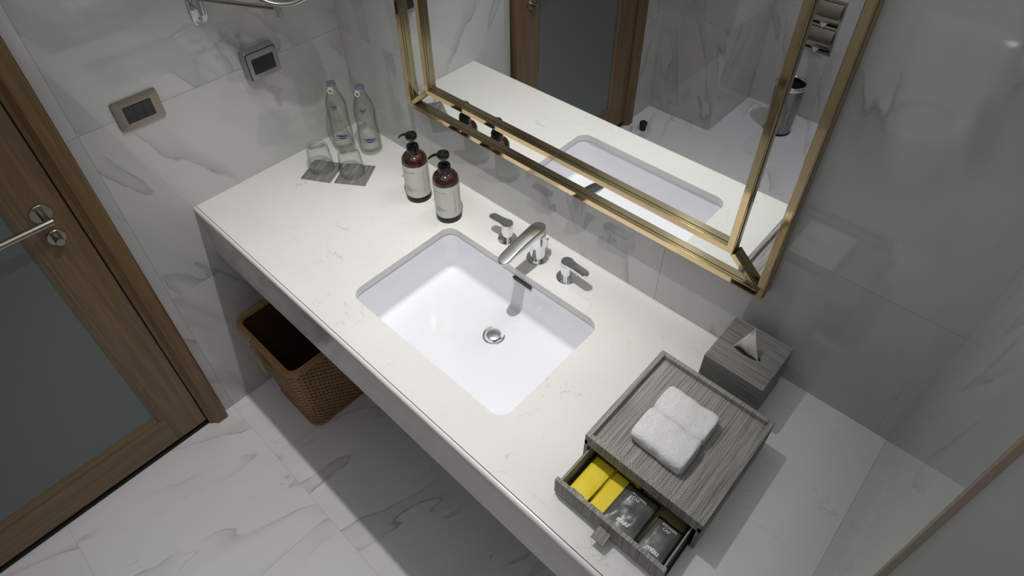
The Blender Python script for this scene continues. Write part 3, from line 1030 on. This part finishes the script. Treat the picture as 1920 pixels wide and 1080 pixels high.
# packets in the drawer
def packet(name, corners, z, mat, label, cat, group, puff=0.004, crease=0.0, seed=0, rest=None):
    """pillow packet over a quad (corners counter-clockwise from the front left)"""
    bm = bmesh.new()
    n, m = 14, 14
    c = [Vector(p) for p in corners]
    ctr = sum(c, Vector((0, 0))) / 4

    def P(s, t):
        a = c[0].lerp(c[1], s)
        b = c[3].lerp(c[2], s)
        return a.lerp(b, t)
    top, bot = {}, {}
    for i in range(n + 1):
        for j in range(m + 1):
            s, t = i / n, j / m
            p = P(s, t) - ctr
            e = min(s, 1 - s, t, 1 - t)
            f = min(1, e / 0.22)
            f = f * f * (3 - 2 * f)
            w = noise.noise(Vector((p.x * 38 + seed, p.y * 38, seed * 1.7)))
            dz = puff * f * (0.75 + 0.5 * w) + crease * f * (noise.noise(Vector((p.x * 90, p.y * 90, seed))))
            top[i, j] = bm.verts.new((p.x, p.y, 0.0006 + dz))
            if e > 0:
                bot[i, j] = bm.verts.new((p.x, p.y, 0.0006 - 0.0006 * f))
            else:
                bot[i, j] = top[i, j]
    for i in range(n):
        for j in range(m):
            bm.faces.new((top[i, j], top[i + 1, j], top[i + 1, j + 1], top[i, j + 1]))
            q = [bot[i, j], bot[i, j + 1], bot[i + 1, j + 1], bot[i + 1, j]]
            try:
                bm.faces.new(q)
            except ValueError:
                pass
    o = obj(name, bm, mat, loc=(ctr.x, ctr.y, z), smooth='all')
    tag(o, label, cat, group)
    o['_x'] = ctr.x
    return o, ctr


def height_on(seed, puff, crease, corners, x, y, ctr):
    c = [Vector(p) for p in corners]
    # nearest s, t on an almost rectangular quad
    w = ((c[1] - c[0]).length + (c[2] - c[3]).length) / 2
    h = ((c[3] - c[0]).length + (c[2] - c[1]).length) / 2
    ux, uy = (c[1] - c[0]).normalized(), (c[3] - c[0]).normalized()
    d = Vector((x, y)) - c[0]
    s, t = d.dot(ux) / w, d.dot(uy) / h
    e = max(0, min(s, 1 - s, t, 1 - t))
    f = min(1, e / 0.22)
    f = f * f * (3 - 2 * f)
    p = Vector((x, y)) - ctr
    wv = noise.noise(Vector((p.x * 38 + seed, p.y * 38, seed * 1.7)))
    return 0.0006 + puff * f * (0.75 + 0.5 * wv) + crease * f * noise.noise(Vector((p.x * 90, p.y * 90, seed)))


def print_on(o, ctr, corners, lines, mat, ang, seed, puff, crease):
    for s, x, y, size, bold, sq in lines:
        tm = text_mesh(s, size, bold, sq, 'CENTER')
        bmesh.ops.triangulate(tm, faces=tm.faces)
        bmesh.ops.subdivide_edges(tm, edges=[e for e in tm.edges if e.calc_length() > size * 0.3], cuts=1)
        ca, sa = math.cos(ang), math.sin(ang)
        for v in tm.verts:
            X, Y = v.co.x * ca - v.co.y * sa + x, v.co.x * sa + v.co.y * ca + y
            v.co = Vector((X - ctr.x, Y - ctr.y, height_on(seed, puff, crease, corners, X, Y, ctr) + 0.0013))
        obj('lettering', tm, mat, o)


c1 = [(1.3545, -0.5290), (1.3990, -0.5290), (1.4030, -0.4330), (1.3570, -0.4330)]
o, ce = packet('toiletry_packet', c1, 0.0215, 'yellow', 'wide yellow packet lying at the left end of the drawer', 'packet', 'yellow packets', 0.004, 0.001, 2)
print_on(o, ce, c1, [('muu', 1.3760, -0.5275, 0.0135, 0.0006, 1.15)], 'print_dark', 0, 2, 0.004, 0.001)
c2 = [(1.4020, -0.5290), (1.4440, -0.5290), (1.4470, -0.4330), (1.4050, -0.4330)]
o, ce = packet('toiletry_packet', c2, 0.0195, 'yellow', 'yellow packet half covered by a grey shower cap packet', 'packet', 'yellow packets', 0.0025, 0.0005, 5)
print_on(o, ce, c2, [('muu', 1.4200, -0.5270, 0.0135, 0.0006, 1.15)], 'print_dark', 0, 5, 0.0025, 0.0005)
c3 = [(1.4340, -0.5310), (1.5060, -0.5290), (1.5060, -0.4380), (1.4370, -0.4400)]
o, ce = packet('shower_cap_packet', c3, 0.0260, 'foil', 'grey shower cap packet lying in the middle of the drawer', 'packet', 'grey shower cap packets', 0.0085, 0.0035, 9)
print_on(o, ce, c3, [('muu', 1.4720, -0.5165, 0.0130, 0.0006, 1.1), ('SHOWER', 1.4700, -0.4585, 0.0078, 0.00015, 0.95), ('CAP', 1.4660, -0.4665, 0.0082, 0.00015, 0.95)], 'white_print', 0, 9, 0.0085, 0.0035)
c4 = [(1.5095, -0.5300), (1.5640, -0.5290), (1.5640, -0.4500), (1.5130, -0.4500)]
o, ce = packet('shower_cap_packet', c4, 0.0165, 'foil', 'grey shower cap packet lying at the right end of the drawer', 'packet', 'grey shower cap packets', 0.0060, 0.0020, 14)
print_on(o, ce, c4, [('muu', 1.5380, -0.5180, 0.0130, 0.0006, 1.1), ('SHOWER', 1.5400, -0.4620, 0.0078, 0.00015, 0.95), ('CAP', 1.5380, -0.4705, 0.0082, 0.00015, 0.95)], 'white_print', 0, 14, 0.006, 0.002)
# packets stored under the others and farther back
o, ce = packet('toiletry_packet', [(1.3520, -0.5150), (1.4580, -0.5150), (1.4580, -0.2900), (1.3520, -0.2900)], 0.0122, 'yellow', 'flat yellow packet under the others, reaching back under the tray', 'packet', 'yellow packets', 0.0075, 0.0005, 21)
o, ce = packet('shower_cap_packet', [(1.4620, -0.5230), (1.5650, -0.5230), (1.5650, -0.3700), (1.4620, -0.3700)], 0.0122, plain('brown_kit_packet', rgb(112, 100, 72), 0.5), 'brown packet beneath the grey ones at the back of the drawer', 'packet', None, 0.0045, 0.0005, 25)

# ---------------------------------------------------------------- face towel on the tray
tw = thing('face_towel', 'small white terry towel folded in two rolls on the woven tray', 'towel', (1.4535, -0.3260, 0.0873))


def roll(yc, hw, ht, x0, x1, seed, skew):
    rings = []
    n, m = 56, 64
    for i in range(n + 1):
        f = i / n
        x = x0 + (x1 - x0) * f
        endf = min(1, min(f, 1 - f) / 0.05)
        k = 0.90 + 0.10 * math.sqrt(max(0, 1 - (1 - endf) ** 2))
        ring = []
        for j in range(m):
            a = 2 * PI * j / m
            c, s = math.cos(a), math.sin(a)
            e1 = 0.55
            y = yc + hw * k * math.copysign(abs(c) ** e1, c)
            z = ht / 2 + (ht / 2) * k * math.copysign(abs(s) ** 0.6, s)
            p = Vector((x, y + skew * (x), z))
            d = noise.noise(p * 45 + Vector((seed, 0, 0))) * 0.0030 + noise.noise(p * 420) * 0.0011
            nrm = Vector((0, c, s))
            q = p + nrm * d
            q.z = max(q.z, 0.0)
            ring.append((q.x, q.y, q.z))
        rings.append(ring)
    bm = loft(rings, cap0=False, cap1=False)
    bm.verts.ensure_lookup_table()
    # end faces drawn in, showing the folded layers
    for base, sgn in ((0, -1), (n * m, 1)):
        prev = [bm.verts[base + j] for j in range(m)]
        cy = sum(v.co.y for v in prev) / m
        cz = sum(v.co.z for v in prev) / m
        x = prev[0].co.x
        for k_, (sc, dx) in enumerate(((0.86, 0.0015), (0.72, -0.002), (0.58, 0.001), (0.42, -0.002), (0.2, 0.0))):
            cur = [bm.verts.new((x + sgn * dx, cy + (v.co.y - cy) * sc, cz + (v.co.z - cz) * sc)) for v in [bm.verts[base + j] for j in range(m)]]
            for j in range(m):
                bm.faces.new((prev[j], prev[(j + 1) % m], cur[(j + 1) % m], cur[j]))
            prev = cur
            bm.verts.ensure_lookup_table()
        bm.faces.new(prev)
    return bm


t1 = obj('folded_roll', roll(-0.0375, 0.0385, 0.0370, -0.0560, 0.0550, 1.0, -0.01), 'terry', tw, smooth='all')
t2 = obj('folded_roll', roll(0.0350, 0.0350, 0.0345, -0.0550, 0.0545, 4.0, -0.01), 'terry', tw, smooth='all')

# ---------------------------------------------------------------- tissue box
BX0, BX1, BY0, BY1, BH = 1.4115, 1.5405, -0.1590, -0.0220, 0.1280
tb_ = thing('tissue_box', 'grey woven tissue box cover with one tissue sticking out', 'box', ((BX0 + BX1) / 2, (BY0 + BY1) / 2, 0))
bxc, byc = (BX0 + BX1) / 2, (BY0 + BY1) / 2
hx, hy = (BX1 - BX0) / 2, (BY1 - BY0) / 2
obj('cover', box(-hx, hx, -hy, hy, 0, BH), 'weave_box', tb_, bevel=0.0012)
slot = [(0.030 * math.cos(2 * PI * k / 28), 0.0085 * math.sin(2 * PI * k / 28)) for k in range(28)]
obj('slot', loft([[(x - 0.002, y - 0.006, BH - 0.004) for x, y in slot], [(x - 0.002, y - 0.006, BH + 0.0004) for x, y in slot]]), 'dark', tb_)
# tissue: a folded sheet pinched in the slot, standing as a tilted triangle
bm = bmesh.new()
n = 18
rowsT = []
apex = Vector((-0.004, 0.004, 0.070))
for j in range(n + 1):
    v = j / n
    row = []
    for i in range(n + 1):
        u = i / n
        a = Vector((-0.030 + 0.058 * u, -0.006 + 0.007 * math.sin(u * PI * 1.6 - 0.6), 0.0))
        p = a.lerp(apex, v)
        bul = math.sin(u * PI) * math.sin(min(1, v * 1.15 + 0.12) * PI)
        p += Vector((0.0, -0.011 * bul + 0.003 * math.sin(u * 9 + v * 3) * (1 - v), 0.002 * bul))
        row.append(tuple(p))
    rowsT.append(row)
loft(rowsT, bm, False, False, closed=False)
bmesh.ops.remove_doubles(bm, verts=bm.verts, dist=0.0002)
tis = obj('tissue', bm, 'tissue', tb_, smooth='all', loc=(-0.002, 0, BH - 0.002))
md = tis.modifiers.new('thick', 'SOLIDIFY')
md.thickness = 0.0008

# ================================================================ LEFT WALL FITTINGS
sw = thing('light_switch', 'brushed nickel light switch plate with three black rockers on the left wall', 'switch', (0, -0.6290, 0.3467))
o_ = rrect(-0.0585, 0.0585, -0.0405, 0.0405, 0.006, 4)
i_ = rrect(-0.052, 0.052, -0.034, 0.034, 0.004, 4)
w_ = rrect(-0.0362, 0.0362, -0.0232, 0.0232, 0.002, 4)
bm = loft([[(0.0003, a, b) for a, b in o_], [(0.005, a, b) for a, b in o_], [(0.0085, a * 0.985, b * 0.985) for a, b in o_], [(0.0095, a, b) for a, b in i_], [(0.0100, a, b) for a, b in w_], [(0.0070, a, b) for a, b in w_]], cap0=True, cap1=True)
obj('plate', bm, 'nickel', sw, smooth=True)
for k in (-1, 0, 1):
    yc = k * 0.0236
    pts = [(0.0069, -0.0222), (0.0106, -0.0222), (0.0098, 0.0), (0.0118, 0.0222), (0.0069, 0.0222)]
    bm = loft([[(x, yc - 0.0113, z) for x, z in pts], [(x, yc + 0.0113, z) for x, z in pts]])
    obj('rocker', bm, 'black_satin', sw, bevel=0.0006)

so = thing('wall_socket', 'silver weatherproof socket box with a smoked window on the left wall', 'socket', (0, -0.2810, 0.3460))


def yz(x, hy_, hz_, r, cy=0.0, cz=0.0):
    return [(x, a + cy, b + cz) for a, b in rrect(-hy_, hy_, -hz_, hz_, r, 5)]


bm = loft([yz(0.0003, 0.0520, 0.0440, 0.008), yz(0.022, 0.0505, 0.0430, 0.009), yz(0.0255, 0.0480, 0.0410, 0.009), yz(0.026, 0.0465, 0.0395, 0.008)])
obj('housing', bm, 'grey_plastic', so, smooth=True)
obj('groove', loft([yz(0.0258, 0.0470, 0.0400, 0.007), yz(0.0266, 0.0470, 0.0400, 0.007)]), 'dark', so)
bm = loft([yz(0.0266, 0.0450, 0.0382, 0.007), yz(0.0310, 0.0446, 0.0378, 0.007), yz(0.0325, 0.0432, 0.0364, 0.006), yz(0.0325, 0.0345, 0.0235, 0.0025), yz(0.0312, 0.0340, 0.0230, 0.0025)])
lid = obj('lid', bm, 'grey_plastic', so, smooth=True)
obj('window', loft([yz(0.0311, 0.0340, 0.0230, 0.0025), yz(0.0320, 0.0338, 0.0228, 0.0025)]), 'smoked', lid)
bm = bmesh.new()
for r_ in range(13):
    z = -0.0205 + r_ * 0.0034
    box(0.0319, 0.0326, -0.0325, 0.0325, z, z + 0.0013, bm)
obj('ribs', bm, plain('window_rib', rgb(66, 66, 60), 0.25), lid)

# ---------------------------------------------------------------- magnifying mirror on its arm
mg = thing('magnifying_mirror', 'round chrome magnifying mirror on a swing arm fixed to the left wall', 'mirror', (0, -0.3980, 0.60))
bm = loft([[(0.0003, a, b) for a, b in rrect(-0.0215, 0.0215, -0.106, 0.106, 0.0205, 8)], [(0.004, a, b) for a, b in rrect(-0.0215, 0.0215, -0.106, 0.106, 0.0205, 8)], [(0.006, a, b) for a, b in rrect(-0.0195, 0.0195, -0.104, 0.104, 0.019, 8)]])
obj('wall_plate', bm, 'chrome', mg, smooth=True)
obj('plate_screw', loft([[(x_, 0.0045 * math.cos(2 * PI * k / 16), -0.088 + 0.0045 * math.sin(2 * PI * k / 16)) for k in range(16)] for x_ in (0.0058, 0.0095)]), 'steel', mg, smooth=True)
obj('hinge_post', tube([(0.030, 0, -0.070), (0.030, 0, 0.070)], 0.0090, 24), 'chrome', mg, smooth=True)
for z in (-0.052, 0.052):
    obj('hinge_bracket', box(0.005, 0.030, -0.007, 0.007, z - 0.007, z + 0.007), 'chrome', mg, bevel=0.001)
obj('hinge_sleeve', tube([(0.030, 0, -0.046), (0.030, 0, -0.012)], 0.0104, 24), 'chrome', mg, smooth=True)
ex, ey = 0.235, 0.1025
obj('swing_arm', tube([(0.038, 0.004, -0.029), (ex, ey, -0.029)], 0.0058, 18), 'steel', mg, smooth=True)
obj('arm_post', tube([(ex, ey, -0.048), (ex, ey, -0.004)], 0.0092, 22), 'chrome', mg, smooth=True)
# the round mirror itself stands above the post, tilted
RC = Vector((ex + 0.018, ey + 0.018, 0.0785))
nrm = Vector((0.80, -0.60, 0.05)).normalized()
qt = nrm.to_track_quat('Z', 'Y')
rng = []
prof = [(0.094, -0.008), (0.100, -0.006), (0.102, 0.0), (0.100, 0.006), (0.094, 0.008), (0.091, 0.004), (0.091, -0.004)]
bm = bmesh.new()
segs = 72
rr_ = [[tuple(qt @ Vector((r * math.cos(2 * PI * k / segs), r * math.sin(2 * PI * k / segs), z)) + RC) for r, z in prof] for k in range(segs)]
rr_.append(rr_[0])
loft(rr_, bm, False, False)
bmesh.ops.remove_doubles(bm, verts=bm.verts, dist=1e-6)
obj('mirror_rim', bm, 'steel', mg, smooth='all')
bm = lathe([(0.0915, -0.003), (0.0915, 0.003)], 64)
for v in bm.verts:
    v.co = qt @ v.co + RC
obj('mirror_disc', bm, 'mirror', mg)

# ================================================================ BASKET UNDER THE COUNTER
bk = thing('wicker_basket', 'brown woven wicker basket on the floor under the counter', 'basket', (0.188, -0.500, ZF))
KB = [(0.128, 0.118), (0.170, 0.148)]   # half sizes x, y at the bottom and at the rim
KH = 0.400


def bk_ring(z, grow=0.0, r=0.035, n=8):
    f = z / KH
    a = KB[0][0] + (KB[1][0] - KB[0][0]) * f + grow
    b = KB[0][1] + (KB[1][1] - KB[0][1]) * f + grow
    return rrect(-a, a, -b, b, max(0.006, r + grow), n)


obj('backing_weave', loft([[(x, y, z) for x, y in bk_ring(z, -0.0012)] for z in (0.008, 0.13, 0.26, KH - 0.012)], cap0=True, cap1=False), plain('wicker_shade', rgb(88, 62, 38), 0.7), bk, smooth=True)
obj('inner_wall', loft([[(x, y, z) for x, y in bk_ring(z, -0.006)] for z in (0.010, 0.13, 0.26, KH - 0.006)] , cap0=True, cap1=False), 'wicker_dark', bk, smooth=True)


def resample(pts, n):
    L = [0]
    P = pts + [pts[0]]
    for a, b in zip(P, P[1:]):
        L.append(L[-1] + math.hypot(a[0] - b[0], a[1] - b[1]))
    out = []
    k = 0
    for i in range(n):
        d = L[-1] * i / n
        while L[k + 1] < d:
            k += 1
        f = (d - L[k]) / max(1e-9, L[k + 1] - L[k])
        p, q = P[k], P[k + 1]
        nx, ny = q[1] - p[1], p[0] - q[0]
        l = math.hypot(nx, ny) or 1
        out.append((p[0] + (q[0] - p[0]) * f, p[1] + (q[1] - p[1]) * f, nx / l, ny / l))
    return out


bm = bmesh.new()
NS = 78                       # upright stakes all round
rows_ = 34
for r_ in range(rows_):       # weavers: pass over and under the stakes
    z = 0.008 + r_ * (KH - 0.022) / rows_
    hh = (KH - 0.022) / rows_ * 0.56
    base = resample(bk_ring(z + hh), NS * 4)
    ringsW = []
    for i, (x, y, nx, ny) in enumerate(base):
        ph = math.sin(PI * i / 4 + PI * (r_ % 2) + 0.4)
        d = 0.0015 * ph
        ringsW.append([(x + nx * (d + 0.0020), y + ny * (d + 0.0020), z + hh * 1.7), (x + nx * (d + 0.0034), y + ny * (d + 0.0034), z + hh), (x + nx * (d + 0.0020), y + ny * (d + 0.0020), z + hh * 0.25), (x + nx * (d - 0.0010), y + ny * (d - 0.0010), z + hh)])
    ringsW.append(ringsW[0])
    loft(ringsW, bm, False, False)
obj('weavers', bm, 'wicker', bk, smooth='all', kind='stuff')
bm = bmesh.new()
lo, hi = resample(bk_ring(0.004), NS), resample(bk_ring(KH - 0.016), NS)
for a, b in zip(lo, hi):
    tube([(a[0] + a[2] * 0.0004, a[1] + a[3] * 0.0004, 0.004), (b[0] + b[2] * 0.0004, b[1] + b[3] * 0.0004, KH - 0.014)], 0.0028, 6, bm)
obj('stakes', bm, 'wicker', bk, smooth='all', kind='stuff')
for k, (g, z) in enumerate(((0.006, KH - 0.016), (0.0085, KH - 0.0095), (0.0065, KH - 0.0030), (0.0005, KH), (-0.0055, KH - 0.003), (-0.0075, KH - 0.010))):
    pts = [(x, y, z) for x, y in bk_ring(KH - 0.01, g)]
    obj('rim_strand', tube(pts + [pts[0]], 0.0038, 8), 'wicker', bk, smooth='all')
obj('base_band', tube([(x, y, 0.0055) for x, y in bk_ring(0.004, 0.003)] + [(*bk_ring(0.004, 0.003)[0], 0.0055)], 0.0050, 8), 'wicker', bk, smooth='all')
# leather tag hanging from a loop on the front
yf = -KB[1][1] - 0.012
lp = obj('tag_loop', tube([(-0.055, yf + 0.012, KH + 0.004), (-0.055, yf - 0.004, KH + 0.002), (-0.056, yf - 0.010, KH - 0.030), (-0.055, yf - 0.0095, KH - 0.062), (-0.050, yf - 0.008, KH - 0.066), (-0.046, yf - 0.007, KH - 0.058), (-0.048, yf - 0.004, KH - 0.028)], 0.0034, 8), 'leather', bk, smooth='all')
out = rrect(-0.024, 0.024, -0.055, 0.035, 0.010, 5)
bm = loft([[(-0.040 + a, -0.0005 + yf - 0.006 + (0.030 * (0.035 - b) * 4 * 0.25), KH - 0.105 + b) for a, b in out], [(-0.040 + a, 0.0015 + yf - 0.006 + (0.030 * (0.035 - b)), KH - 0.105 + b) for a, b in out]])
obj('hang_tag', bm, 'leather', bk)

# ================================================================ SEEN IN THE MIRROR
# door stop on the floor
ds = obj('door_stop', lathe([(0.019, 0), (0.019, 0.024), (0.0175, 0.0245), (0.0175, 0.026), (0.022, 0.0265), (0.0225, 0.046), (0.019, 0.050)], 32), 'black_gloss', loc=(0.1120, -1.795, ZF), smooth=True)
tag(ds, 'small black cylindrical door stop on the floor, seen in the mirror', 'door stop')

# waste bin
bn = thing('waste_bin', 'round brushed steel waste bin on the floor, seen in the mirror', 'bin', (0.682, -2.300, ZF))
obj('bin_body', lathe([(0.071, 0.012), (0.079, 0.290), (0.0775, 0.290), (0.0695, 0.014)], 48, cap0=True, cap1=True), 'bin', bn, smooth=True)
obj('bin_rim', lathe([(0.0795, 0.280), (0.0825, 0.284), (0.0830, 0.302), (0.0800, 0.308), (0.0735, 0.306), (0.0705, 0.294), (0.0715, 0.280)], 48, cap0=False, cap1=False), 'chrome', bn, smooth='all')
obj('bin_base', lathe([(0.071, 0), (0.0735, 0.003), (0.0730, 0.013), (0.070, 0.014)], 48), 'dark', bn, smooth=True)

# recessed double paper holder
ph = thing('paper_holder', 'recessed chrome holder with two toilet rolls, seen in the mirror', 'holder', (0.686, -2.51, -0.33))
yw = 0.0
bm = bmesh.new()
hxw, hzh = 0.079, 0.145
for (a, b, c, d) in ((-hxw, hxw, hzh - 0.012, hzh), (-hxw, hxw, -hzh, -hzh + 0.012), (-hxw, -hxw + 0.010, -hzh + 0.012, hzh - 0.012), (hxw - 0.010, hxw, -hzh + 0.012, hzh - 0.012), (-hxw + 0.010, hxw - 0.010, -0.006, 0.006)):
    box(a, b, -0.010, 0.004, c, d, bm)
obj('face_frame', bm, 'steel', ph)
obj('recess', box(-hxw + 0.002, hxw - 0.002, -0.0285, -0.0245, -hzh + 0.002, hzh - 0.002), 'steel', ph)
for zc in (0.070, -0.070):
    prof = [(-0.010, 0.062), (0.006, 0.060), (0.022, 0.034), (0.034, -0.004), (0.035, -0.022), (0.027, -0.040), (0.023, -0.039), (0.031, -0.022), (0.030, -0.004), (0.018, 0.032), (0.004, 0.056), (-0.010, 0.058)]
    bm = loft([[(-0.067, y, zc + z) for y, z in prof], [(0.067, y, zc + z) for y, z in prof]])
    hood = obj('hood', bm, 'steel', ph, smooth=True)
    obj('paper_roll', tube([(-0.056, 0.0, zc - 0.010), (0.056, 0.0, zc - 0.010)], 0.0235, 28), 'tissue', ph, smooth=True)
    tm = bmesh.new()
    loft([[(-0.030, 0.0245, zc - 0.030), (0.030, 0.0245, zc - 0.030), (0.0, 0.0245, zc - 0.072)], [(-0.030, 0.0235, zc - 0.030), (0.030, 0.0235, zc - 0.030), (0.0, 0.0235, zc - 0.072)]], tm)
    obj('paper_end', tm, 'tissue', ph)

# toilet (only faint reflections of it reach the picture)
to = thing('toilet', 'white ceramic toilet with its seat down, faintly reflected in the polished wall', 'toilet', (1.33, -2.505, ZF))


def oval(a, y0, y1, z, n=40, sq=0.8):
    pts = []
    for k in range(n):
        t_ = 2 * PI * k / n
        c, s = math.cos(t_), math.sin(t_)
        e = 1.0 if s > 0 else 0.55
        pts.append((a * math.copysign(abs(c) ** sq, c), (y0 + y1) / 2 + (y1 - y0) / 2 * math.copysign(abs(s) ** e, s), z))
    return pts


bm = loft([oval(0.125, 0.0, 0.400, 0.0), oval(0.130, 0.0, 0.415, 0.02), oval(0.150, 0.0, 0.470, 0.16), oval(0.178, 0.0, 0.535, 0.30), oval(0.186, 0.0, 0.560, 0.385), oval(0.184, 0.0, 0.558, 0.398),
           oval(0.140, 0.120, 0.510, 0.396), oval(0.125, 0.150, 0.490, 0.30), oval(0.070, 0.230, 0.420, 0.20)])
obj('bowl', bm, 'ceramic', to, smooth='all')
bm = loft([oval(0.188, 0.06, 0.565, 0.400), oval(0.188, 0.06, 0.565, 0.418), oval(0.120, 0.150, 0.485, 0.420), oval(0.118, 0.155, 0.480, 0.402)], cap0=False, cap1=False)
obj('seat', bm, plain('seat_plastic', rgb(232, 232, 232), 0.2), to, smooth='all')
obj('cistern', box(-0.19, 0.19, 0.0, 0.150, 0.400, 0.76), 'ceramic', to, bevel=0.012, seg=3)
